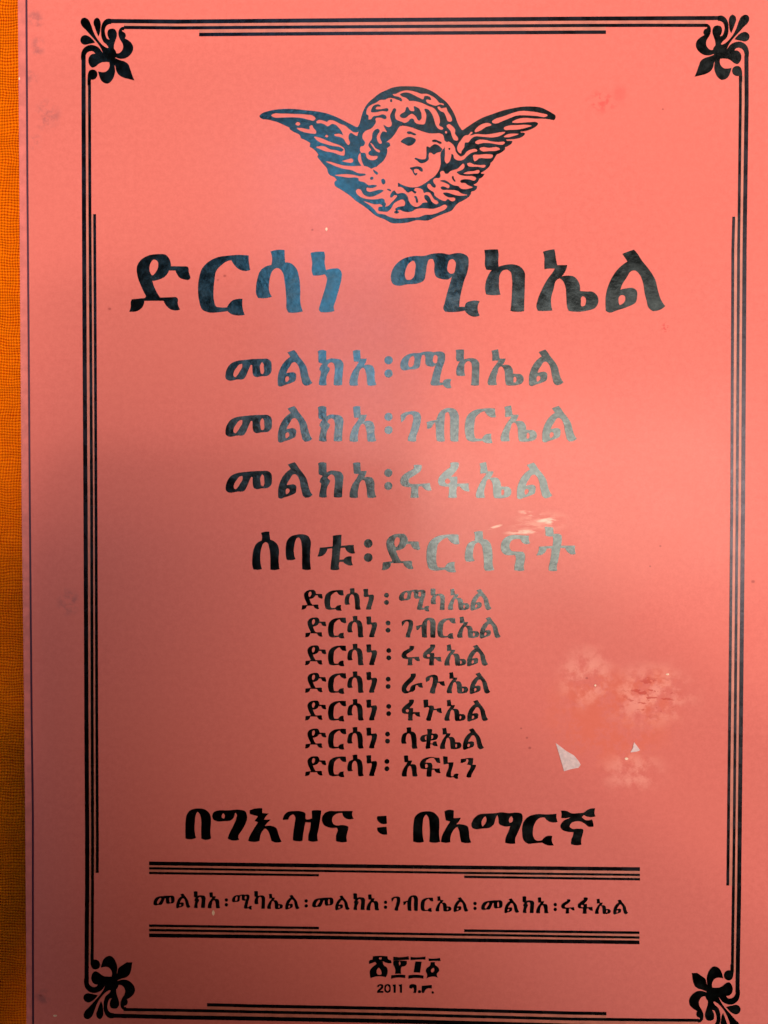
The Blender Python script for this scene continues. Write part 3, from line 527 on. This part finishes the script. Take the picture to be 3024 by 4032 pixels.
sp_q = [Vector((CORN[0].x, CORN[0].y, 0)), Vector((CORN[0].x + .0003, CORN[0].y, 0)), Vector((CORN[3].x + .0003, CORN[3].y, 0)), Vector((CORN[3].x, CORN[3].y, 0))]
slab('spine', sp_q, ZC + .0008, -.0008, MAT_COVER, 0)

def print_part(name, layers, mat, parent=book, label=None, z=ZI):
    me = flat_mesh(name, layers, z, OFF)
    o = link(name, me, mat, parent)
    if label: o['label'] = label
    return o
def band(points_a, points_b):
    """strip between two polylines given in photo px"""
    return np.array(list(points_a) + list(points_b)[::-1], float)
def dens(pts, n=10):
    pts = np.array(pts, float); out = []
    for a, b in zip(pts[:-1], pts[1:]):
        for k in range(n): out.append(a + (b - a) * k / n)
    out.append(pts[-1]); return out
# edge strip and the thin purple line beside it
xe = [(69.6, -150), (69.6, 0), (75.5, 700), (80.5, 1500), (84.5, 2000), (94, 2800), (98.5, 3200), (101.5, 3700), (103.5, 4032), (105, 4300)]
xl = [(99.5, -150), (100, 0), (103.8, 700), (110, 1500), (113.5, 2000), (120.5, 2800), (125.5, 3200), (125.8, 3700), (126.5, 4032), (127, 4300)]
print_part('edge_strip', [('+', band([(x + 1.0, y) for x, y in xe], [(x - 1.5, y) for x, y in xl]))], MAT_EDGE, z=.00003)
print_part('thin_line', [('+', band(xl, [(x + 7.6, y) for x, y in xl]))], MAT_PURPLE, z=ZI)

# the frame of printed rules
OUT_L = ([(320.7, 215), (321, 500), (322.5, 850), (325.5, 1500), (328.5, 2000), (332, 2800), (335, 3300), (335, 3500), (333.2, 3700), (333, 3880)], 16.5)
MID_L = ([(346.5, 312), (347, 500), (348.2, 850), (352.3, 1500), (355, 2000), (357, 2800), (358.7, 3300), (358.5, 3500), (357.5, 3700), (357.5, 3790)], 11.5)
INN_L = ([(367, 843), (370.3, 1500), (372.5, 2000), (375.5, 2800), (377.8, 3300), (377.5, 3437)], 11)
OUT_R = ([(2931.5, 218), (2932, 400), (2925.5, 850), (2924, 980), (2918, 2000), (2910, 2800), (2904.5, 3300), (2902, 3550), (2898, 3760), (2896.5, 3880), (2896, 3908)], 16)
MID_R = ([(2910, 300), (2910, 400), (2905, 850), (2903, 980), (2897, 2000), (2890, 2800), (2885, 3300), (2882, 3550), (2879, 3760), (2878.5, 3830)], 11)
INN_R = ([(2884, 853), (2880.5, 980), (2876, 2000), (2868, 2800), (2862.5, 3300), (2860.5, 3487)], 11)
for (pts, wd) in (OUT_L, MID_L, INN_L, OUT_R, MID_R, INN_R):
    print_part('frame_rule', [('+', band(pts, [(x + wd, y) for x, y in pts]))], MAT_LINE)
TOPS = [([(437, 74.6), (700, 76.8), (1400, 71), (2250, 65.5), (2550, 64), (2832, 62.6)], 16),
        ([(488, 101.5), (700, 103.3), (1400, 99), (2250, 94), (2550, 93), (2778, 93.3)], 12.5),
        ([(784, 129), (1400, 124.5), (2250, 120), (2386, 119.5)], 13.5)]
BOTS = [([(434, 3991), (700, 3997.8), (1000, 4003), (1600, 4014), (2250, 4031), (2700, 4042), (2800, 4044)], 16),
        ([(486, 3969.5), (700, 3972.4), (1000, 3978.5), (1600, 3990), (2250, 4007), (2550, 4010.5), (2752, 4012)], 11.5),
        ([(815, 3950), (1000, 3955), (1600, 3966), (2250, 3983), (2388, 3985)], 12.5)]
for pts, wd in TOPS + BOTS:
    print_part('frame_rule', [('+', band(pts, [(x, y + wd) for x, y in pts]))], MAT_LINE)
RULES = [([(587, 3392.5), (1300, 3402), (1780, 3408), (2520, 3415)], 14.5), ([(587, 3414.5), (1300, 3425.5), (1780, 3432), (2520, 3440.5)], 9),
         ([(587, 3433), (1256, 3442)], 9), ([(1828, 3448), (2520, 3457.5)], 9.5),
         ([(587, 3640), (1256, 3649.5)], 9.5), ([(1828, 3659.5), (2518, 3667.8)], 10),
         ([(587, 3657.5), (1300, 3667.7), (1780, 3675), (2518, 3687)], 9.5), ([(587, 3676), (1300, 3684.7), (1780, 3694), (2518, 3703.5)], 14.5)]
for pts, wd in RULES:
    print_part('divider_rule', [('+', band(pts, [(x, y + wd) for x, y in pts]))], MAT_LINE)

# tan ground showing between neighbouring rules
def ground(a, b_, wb, vertical=True):
    ys = [p[1 if vertical else 0] for p in a]; lo = max(ys[0], b_[0][1 if vertical else 0]); hi = min(ys[-1], b_[-1][1 if vertical else 0])
    k = 1 if vertical else 0; j = 1 - k
    t = np.linspace(lo, hi, 12)
    A_ = np.interp(t, [p[k] for p in a], [p[j] for p in a]) + .5; B_ = np.interp(t, [p[k] for p in b_], [p[j] for p in b_]) + wb - .5
    if vertical: return band(list(zip(A_, t)), list(zip(B_, t)))
    return band(list(zip(t, A_)), list(zip(t, B_)))
for a, b_, wb, v in ((OUT_L[0], MID_L[0], 5, 1), (MID_L[0], INN_L[0], 5, 1), (MID_R[0], OUT_R[0], 5, 1), (INN_R[0], MID_R[0], 5, 1),
                     (TOPS[0][0], TOPS[1][0], 5, 0), (TOPS[1][0], TOPS[2][0], 5, 0), (BOTS[1][0], BOTS[0][0], 5, 0), (BOTS[2][0], BOTS[1][0], 5, 0),
                     (RULES[0][0], RULES[1][0], 4, 0), (RULES[1][0], RULES[2][0], 4, 0), (RULES[1][0], RULES[3][0], 4, 0),
                     (RULES[4][0], RULES[6][0], 4, 0), (RULES[5][0], RULES[6][0], 4, 0), (RULES[6][0], RULES[7][0], 4, 0)):
    print_part('rule_ground', [('+', ground(a, b_, wb, bool(v)))], MAT_TAN, z=.00003)

# corner ornaments: the top right one as traced, mirrored into the others
def orn_layers(fx, fy, ax, ay, kx, ky, tip):
    out = []
    for s, v, pts in parse(ORN + '\n' + tip):
        a = to_px(v, smooth(pts, 4)) - np.array([2947.0, 62.6])
        out.append((s, np.stack([ax + fx * kx * a[:, 0], ay + fy * ky * a[:, 1]], 1)))
    return out
print_part('corner_ornament', orn_layers(1, 1, 2947, 62.6, 1, 1, TIP), MAT_FOIL)
print_part('corner_ornament', orn_layers(-1, 1, 320.7, 74.6, .985, 1.01, TIP), MAT_FOIL)
print_part('corner_ornament', orn_layers(-1, -1, 333, 4008, .96, .97, TIPB), MAT_FOIL)
print_part('corner_ornament', orn_layers(1, -1, 2912, 4057, .96, 1.0, TIPB), MAT_FOIL)

# the winged head
lay = []
for s, v, pts in parse(CHERUB): lay.append((s, to_px(v, smooth(pts, 3))))
print_part('winged_head_emblem', lay, MAT_FOIL)

# lettering: one part per line, one sub-part per letter
def base_at(bl, x):
    xs, ys = zip(*bl); return float(np.interp(x, xs, ys))
for name, bl, items, size in LINES:
    root = bpy.data.objects.new(name, None); C.objects.link(root); root.parent = book; root.empty_display_size = .005
    for it in items:
        if it[0] == ':':
            ox, oy, s = VIEWS[it[1]]; x = ox + it[2] / s
            L_ = [('+', circle(x, oy + it[3] / s, it[5] / s)), ('+', circle(x, oy + it[4] / s, it[5] / s))]
            print_part('letter', L_, MAT_FOIL, root); continue
        v, gb, gs, txt = GL[it[0]]
        cs = [(s, to_px(v, smooth(p, 4))) for s, _, p in parse(txt)]
        if it[1] is not None:
            ox, oy, sc = VIEWS[it[1]]; x0, x1 = ox + it[2] / sc, ox + it[3] / sc
            al = np.concatenate([a for _, a in cs]); lo, hi = al[:, 0].min(), al[:, 0].max()
            ky = (it[4] if len(it) > 4 else size) / gs
            kx = (x1 - x0) / (hi - lo); b = base_at(bl, (x0 + x1) / 2)
            cs = [(s, np.stack([x0 + (a[:, 0] - lo) * kx, b + (a[:, 1] - gb) * ky], 1)) for s, a in cs]
        print_part('letter', cs, MAT_FOIL, root)

# pale chips and flecks on the laminate
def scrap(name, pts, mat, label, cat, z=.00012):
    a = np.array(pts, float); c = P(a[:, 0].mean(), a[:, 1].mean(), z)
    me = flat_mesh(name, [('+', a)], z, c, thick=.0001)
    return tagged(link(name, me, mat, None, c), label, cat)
ox, oy, s = 2050, 2450, 2.37
def q(L_): return [(ox + x / s, oy + y / s) for x, y in L_]
scrap('pale_chip', q([(328, 1128), (352, 1145), (420, 1198), (500, 1245), (545, 1300), (560, 1330), (540, 1358), (470, 1372), (405, 1390), (385, 1320), (350, 1200)]), MAT_CHIP, 'larger pale triangular chip on the cover, above the last big line of lettering', 'paper scrap')
scrap('pale_chip', q([(1060, 1120), (1090, 1160), (1115, 1195), (1080, 1208), (1025, 1215), (1045, 1180)]), MAT_CHIP, 'smaller pale chip on the worn area near the right frame rule', 'paper scrap')
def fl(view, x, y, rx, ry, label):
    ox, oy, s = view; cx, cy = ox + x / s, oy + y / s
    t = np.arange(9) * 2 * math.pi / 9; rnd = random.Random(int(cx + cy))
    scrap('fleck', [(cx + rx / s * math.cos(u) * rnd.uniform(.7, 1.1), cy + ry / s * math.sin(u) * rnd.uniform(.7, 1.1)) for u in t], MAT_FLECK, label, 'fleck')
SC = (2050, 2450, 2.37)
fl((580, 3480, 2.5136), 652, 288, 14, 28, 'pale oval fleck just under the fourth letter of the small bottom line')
fl(SC, 990, 1274, 17, 13, 'bright yellowish fleck just below the smaller pale chip')
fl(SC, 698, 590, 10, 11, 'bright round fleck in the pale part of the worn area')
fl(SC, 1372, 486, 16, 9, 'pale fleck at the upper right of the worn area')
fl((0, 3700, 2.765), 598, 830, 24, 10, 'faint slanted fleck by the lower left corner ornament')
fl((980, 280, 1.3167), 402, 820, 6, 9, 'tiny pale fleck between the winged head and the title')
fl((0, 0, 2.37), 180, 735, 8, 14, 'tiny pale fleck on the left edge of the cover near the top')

# ---- the person taking the picture: phone, plus unseen sleeves and sweater shaped to shade the book ----------------
def phone():
    bm = bmesh.new()
    x0, x1, y0, y1, z0, z1 = -.070, .0045, -.136, .0120, .1475, .1555
    r = .010; pts = []
    for cx, cy, a0 in ((x1 - r, y1 - r, 0), (x0 + r, y1 - r, 90), (x0 + r, y0 + r, 180), (x1 - r, y0 + r, 270)):
        for k in range(7):
            a = R(a0 + 15 * k); pts.append((cx + r * math.cos(a), cy + r * math.sin(a)))
    lo = [bm.verts.new((x, y, z0)) for x, y in pts]; hi = [bm.verts.new((x, y, z1)) for x, y in pts]
    n = len(pts); bm.faces.new(lo[::-1]); bm.faces.new(hi)
    for i in range(n): bm.faces.new((lo[i], lo[(i + 1) % n], hi[(i + 1) % n], hi[i]))
    me = bpy.data.meshes.new('phone'); bm.to_mesh(me); bm.free()
    o = link('phone', me, plain('black_phone_shell', (.02, .02, .022), .35))
    tagged(o, 'black mobile phone held level just above the pink book', 'phone')
phone()
MAT_KNIT = plain('dark_knit', (.03, .028, .03), .9)
person = bpy.data.objects.new('person', None); C.objects.link(person)
tagged(person, 'unseen person leaning over the book, dark knit sleeves and sweater shaped to shade it', 'person')
def tube(name, pts, rads, flat=.85, n=24):
    bm = bmesh.new(); rings = []
    pts = [Vector(p) for p in pts]; N = 40
    def samp(t):
        s = t * (len(pts) - 1); i = min(int(s), len(pts) - 2); f = s - i; f = f * f * (3 - 2 * f)
        return pts[i].lerp(pts[i + 1], s - i), rads[i] + (rads[i + 1] - rads[i]) * f
    for k in range(N + 1):
        t = k / N; c, r = samp(t); d = (samp(min(1, t + .01))[0] - samp(max(0, t - .01))[0]).normalized()
        u = d.cross(Vector((0, 0, 1)))
        if u.length < .1: u = Vector((1, 0, 0))
        u.normalize(); w_ = u.cross(d)
        e = min(t / .06, (1 - t) / .06, 1); r = r * math.sqrt(max(.02, 1 - (1 - e) ** 2)) * (1 + .02 * math.sin(t * 55))
        rings.append([bm.verts.new(c + r * (math.cos(a) * u + flat * math.sin(a) * w_)) for a in (2 * math.pi * i / n for i in range(n))])
    for a, b in zip(rings[:-1], rings[1:]):
        for i in range(n): bm.faces.new((a[i], a[(i + 1) % n], b[(i + 1) % n], b[i]))
    bm.faces.new(rings[0][::-1]); bm.faces.new(rings[-1])
    bmesh.ops.recalc_face_normals(bm, faces=bm.faces)
    me = bpy.data.meshes.new(name); bm.to_mesh(me); bm.free()
    for p in me.polygons: p.use_smooth = True
    return link(name, me, MAT_KNIT, person)
tube('sleeve', [(-.028, -.050, .196), (.072, -.150, .20), (.20, -.290, .23), (.24, -.46, .42), (.16, -.58, .62)], [.042, .050, .056, .058, .07])
tube('sleeve', [(-.078, -.042, .168), (-.150, -.200, .16), (-.24, -.36, .22), (-.26, -.50, .42), (-.16, -.58, .62)], [.036, .042, .050, .058, .07])  # left sleeve added to darken the lower left
tube('sweater', [(0, -.62, .02), (0, -.56, .22), (0, -.49, .42), (0, -.46, .62), (0, -.43, .84)], [.15, .17, .19, .19, .15], .8)  # torso added to block the third bulb from the lower cover
